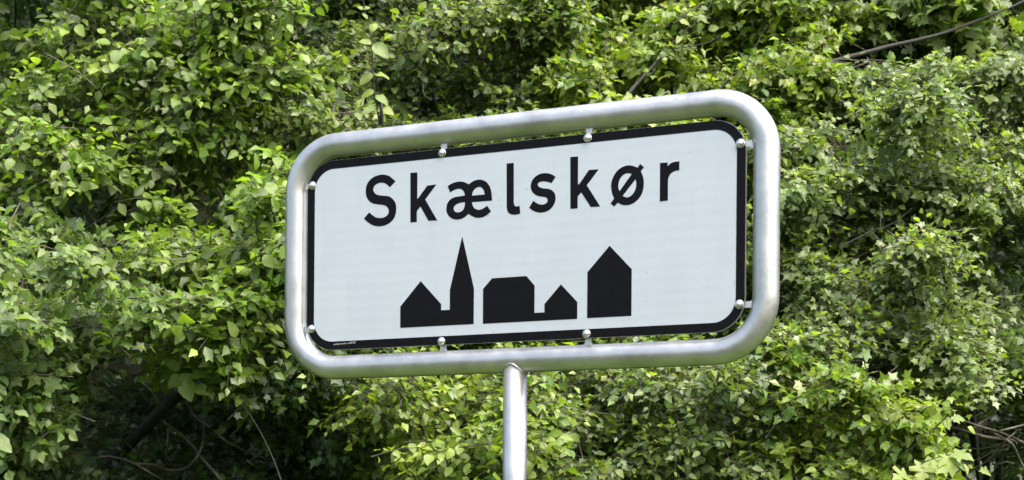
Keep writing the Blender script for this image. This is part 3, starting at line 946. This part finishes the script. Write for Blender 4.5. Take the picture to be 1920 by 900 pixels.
limb('dogwood_shrub', z3(A, 3, [(890, 590), (920, 560), (990, 560), (1070, 550)]), 5.76, .005, .004, M_DEAD)
limb('dogwood_shrub', z3(A, 3, [(750, 750), (800, 790), (850, 805), (920, 830), (1010, 885)]), 5.76, .005, .003, M_DEAD)
limb('dogwood_shrub', z3(A, 3, [(840, 885), (900, 845), (960, 800)]), 5.76, .003, .002, M_DEAD)
limb('dogwood_shrub', z3(A, 3, [(1220, 150), (1280, 250)]), 5.72, .003, .002)
limb('currant_shrub', z3((500, 690), 4.174, [(1000, 150), (1090, 190), (1200, 240), (1260, 290)]), 5.82, .005, .003)
limb('currant_shrub', z3((500, 690), 4.174, [(920, 400), (1000, 470), (1130, 520), (1220, 560)]), 5.82, .004, .002)
limb('hornbeam_shrub', z3((980, 640), 3.46, [(380, 520), (430, 460), (500, 400)]), 5.82, .004, .002)
limb('young_maple_shrub', z3((1420, 600), 3, [(40, 680), (110, 570), (170, 500)]), 5.58, .004, .002)
limb('young_maple_shrub', z3((1420, 600), 3, [(790, 770), (870, 720), (930, 650)]), 5.55, .004, .002)

# ---- tall thin shoot rising in front of the hedge, with a few large leaves
def sapling(name, label, stem, Y, r0, leaves, pal='bright', kind='oval', cat='sapling'):
    b = at(stem[0][0], 987, Y)
    base = np.array((b.x, b.y + .9, 0.0))
    root = empty(name, tuple(base))
    tag(root, label, cat)
    P = [(b.x + .02, b.y + .9, -.05, r0 * 1.5), (b.x, b.y + .9, 1.2, r0 * 1.3)]
    n = len(stem)
    for i, (x, y) in enumerate(stem):
        q = at(x, y, Y)
        P.append((q.x, q.y, q.z, r0 * (1 - .7 * i / (n - 1))))
    branch_obj('stem', P, M_BARK, root, base, 7)
    for (x, y, lx, ly, tow, size, ti) in leaves:       # attach point, pointing direction in view, how far it leans to the viewer
        p = np.array(at(x, y, Y))
        d = norm(np.array((lx, -tow, -ly)))
        nn = np.array((RNG.normal() * .3, -.75, .6)); nn = norm(nn - d * (nn * d).sum())
        xx = np.cross(d, nn)
        o = link('leaf', single_leaf(kind, int(RNG.integers(0, NSH)), pal, ti), root)
        q = p - base
        o.matrix_local = Matrix(((xx[0] * size, d[0] * size, nn[0] * size, q[0]), (xx[1] * size, d[1] * size, nn[1] * size, q[1]), (xx[2] * size, d[2] * size, nn[2] * size, q[2]), (0, 0, 0, 1)))
sapling('sapling', 'thin upright sapling with large round leaves in front of the hedge, left above the frame',
        z3((500, 0), 3.462, [(760, 960), (735, 810), (705, 620), (690, 480), (685, 380), (680, 250), (650, 130), (625, 0), (610, -80)]), 6.15, .0045,
        [(698, 84, .8, .55, .2, .080, 3), (698, 82, -.9, -.3, .3, .050, 2), (700, 138, -.8, .5, .3, .066, 4), (701, 140, .9, .1, .3, .062, 2), (704, 178, .7, .35, .4, .058, 5),
         (703, 170, -.8, .2, .3, .056, 0), (694, 60, .5, -.8, .2, .040, 8), (681, 18, -.6, -.5, .2, .026, 7), (681, 18, .7, -.4, .2, .026, 7), (708, 205, .8, .2, .4, .070, 1), (707, 200, -.8, .35, .4, .062, 3), (690, 36, -.5, -.6, .3, .03, 6)])
sapling('sapling', 'low young maple with big glowing yellow-green leaves at the bottom edge, right of centre',
        [(1650, 1100), (1660, 1000), (1690, 910), (1730, 868), (1790, 850)], 5.2, .004,
        [(1690, 905, .6, .25, .6, .075, 6), (1700, 890, -.8, .2, .6, .070, 2), (1735, 866, .7, .35, .5, .080, 7), (1730, 870, -.2, .9, .6, .075, 1), (1790, 850, .9, .2, .5, .065, 6), (1775, 854, .3, .9, .6, .075, 0), (1660, 960, -.8, .1, .6, .08, 3), (1670, 950, .8, .1, .6, .08, 2)], kind='maple')
sapling('sapling', 'single shoot with big rounded leaves cut by the left edge near the bottom',
        [(-30, 1100), (-25, 960), (-12, 860), (5, 800), (30, 770)], 5.1, .004,
        [(0, 810, .25, .9, .4, .085, 3), (-5, 830, .9, .4, .5, .062, 1), (15, 790, -.3, -.2, .6, .05, 8), (28, 770, .9, .25, .4, .055, 4)], pal='pale')
sapling('sapling', 'small spray of bright heart-shaped leaves hanging at the edge of the dark hollow',
        [(560, 1020), (520, 880), (470, 780), (420, 730), (375, 705), (330, 690)], 5.95, .003,
        [(350, 712, .2, 1, .4, .085, 3), (345, 708, -1, .55, .3, .07, 2), (360, 722, 1, .45, .4, .085, 4), (352, 705, 1, -.3, .4, .08, 5), (340, 700, .7, .9, .5, .07, 1), (335, 695, -.5, -.5, .3, .06, 2)], pal='light')

# ---- bare branches in the two hollows
def tangle(name, label, base_px, Y, lines, fine, seed, box, lean):
    b = at(base_px, 987, Y + .3)
    base = np.array((b.x, b.y, 0.0))
    root = empty(name, tuple(base))
    tag(root, label, 'branches')
    rr = random.Random(seed)
    for pts, r, dy in lines:
        P = []
        for i, (x, y) in enumerate(pts):
            q = at(x, y, Y + dy + .12 * math.sin(i * 1.3 + r * 900))
            P.append((q.x, q.y, q.z, r * (1 - .35 * i / len(pts))))
        branch_obj('branch', P, M_DEAD if r < .02 else M_BARK, root, base, 6, 5)
    Vs, Ts, off = [], [], 0
    for _ in range(fine):
        x, y = rr.uniform(box[0], box[2]), rr.uniform(box[1], box[3])
        L, a = rr.uniform(25, 90), lean + rr.gauss(0, .35)
        Yq = Y + rr.uniform(.05, .7)
        P = []
        for k in range(4):
            q = at(x + L * k / 3 * math.cos(a), y + L * k / 3 * math.sin(a) + 6 * math.sin(k * 1.1), Yq + .05 * k)
            P.append((q.x, q.y, q.z, .0022))
        V, T = tube_np(P, 3)
        Vs.append(V - base); Ts.append(T + off); off += len(V)
    tag(link('fine_twigs', mesh_np('fine_twigs', np.concatenate(Vs), np.concatenate(Ts), M_TWIG), root), kind='stuff')
    # main stem down to the ground
    q = at(*lines[0][0][0], Y)
    branch_obj('trunk', [(base[0], base[1], -.1, .04), (base[0], base[1], .9, .032), (q.x, q.y + .1, q.z - .05, .014)], M_BARK, root, base, 8)
A = (0, 600)
tangle('bare_branches', 'tangle of bare grey branches in the dark hollow at lower left', 330, 6.55,
 [(z3(A, 3, [(480, 830), (520, 790), (590, 768), (680, 780), (750, 805), (830, 850), (920, 905)]), .0055, -.1),
  (z3(A, 3, [(770, 808), (870, 815), (950, 845), (1040, 835), (1100, 780), (1140, 700), (1150, 600), (1140, 480)]), .006, -.05),
  (z3(A, 3, [(920, 570), (1000, 630), (1080, 700), (1140, 780), (1220, 870), (1290, 960)]), .0065, -.1),
  (z3(A, 3, [(1050, 450), (1075, 510), (1120, 560), (1180, 600)]), .007, 0),
  (z3(A, 3, [(1200, 620), (1290, 690), (1400, 740), (1500, 780)]), .005, -.05),
  (z3(A, 3, [(800, 350), (860, 410), (890, 500)]), .004, 0), (z3(A, 3, [(950, 600), (940, 700), (930, 790)]), .004, .1),
  (z3(A, 3, [(1390, 790), (1430, 820), (1460, 840)]), .005, 0), (z3(A, 3, [(1290, 660), (1350, 600), (1380, 570)]), .004, .05),
  (z3(A, 3, [(1080, 20), (1150, 70), (1215, 120)]), .006, -.35), (z3(A, 3, [(430, 100), (540, 125), (640, 130), (665, 100)]), .004, -.4), (z3(A, 3, [(660, 40), (690, 130), (740, 180)]), .004, -.4),
  (z3(A, 3, [(560, 860), (780, 640), (930, 490), (1080, 340), (1200, 240)]), .030, .35)], 130, 7, (150, 690, 440, 890), .35)
A = (1680, 700)
tangle('bare_branches', 'crossing pale bare branches in the dark hollow at lower right', 1880, 6.45,
 [(z3(A, 4.5, [(1180, 640), (1020, 560), (960, 530), (860, 490), (700, 445), (560, 400), (420, 405)]), .0055, -.1),
  (z3(A, 4.5, [(1180, 590), (1060, 575), (920, 555), (760, 535), (600, 490), (440, 455), (360, 440)]), .007, 0),
  (z3(A, 4.5, [(620, 490), (700, 425), (830, 350)]), .0045, .02), (z3(A, 4.5, [(860, 490), (980, 460), (1090, 430), (1180, 400)]), .0045, -.12),
  (z3(A, 4.5, [(1010, 495), (930, 560), (870, 640), (790, 740)]), .004, .05), (z3(A, 4.5, [(930, 560), (990, 610), (1040, 720), (1085, 800)]), .005, -.08),
  (z3(A, 4.5, [(330, 530), (390, 600), (400, 700)]), .004, -.2), (z3(A, 4.5, [(410, 510), (440, 590), (490, 620)]), .005, -.2), (z3(A, 4.5, [(810, 770), (900, 745), (1000, 760)]), .003, .1),
  (z3(A, 4.5, [(740, 520), (800, 495), (900, 540)]), .003, .05)], 40, 9, (1760, 730, 1920, 880), -.3)

# ---- the dense wood behind: leaves nobody could count, their shade painted in with the dark palette
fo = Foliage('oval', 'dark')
for a, b, c, d in HOLLOWS:      # leaves deep inside the hollows, shade put into their dark tint
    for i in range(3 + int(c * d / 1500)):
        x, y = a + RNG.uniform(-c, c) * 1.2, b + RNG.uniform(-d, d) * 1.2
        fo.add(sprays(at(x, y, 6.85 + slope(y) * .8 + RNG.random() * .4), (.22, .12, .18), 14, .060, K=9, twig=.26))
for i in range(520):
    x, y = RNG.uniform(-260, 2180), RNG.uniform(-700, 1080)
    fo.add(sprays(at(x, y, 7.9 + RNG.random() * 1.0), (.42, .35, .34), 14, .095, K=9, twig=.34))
for i in range(45):      # unseen canopy above the frame, added to shade the wood below
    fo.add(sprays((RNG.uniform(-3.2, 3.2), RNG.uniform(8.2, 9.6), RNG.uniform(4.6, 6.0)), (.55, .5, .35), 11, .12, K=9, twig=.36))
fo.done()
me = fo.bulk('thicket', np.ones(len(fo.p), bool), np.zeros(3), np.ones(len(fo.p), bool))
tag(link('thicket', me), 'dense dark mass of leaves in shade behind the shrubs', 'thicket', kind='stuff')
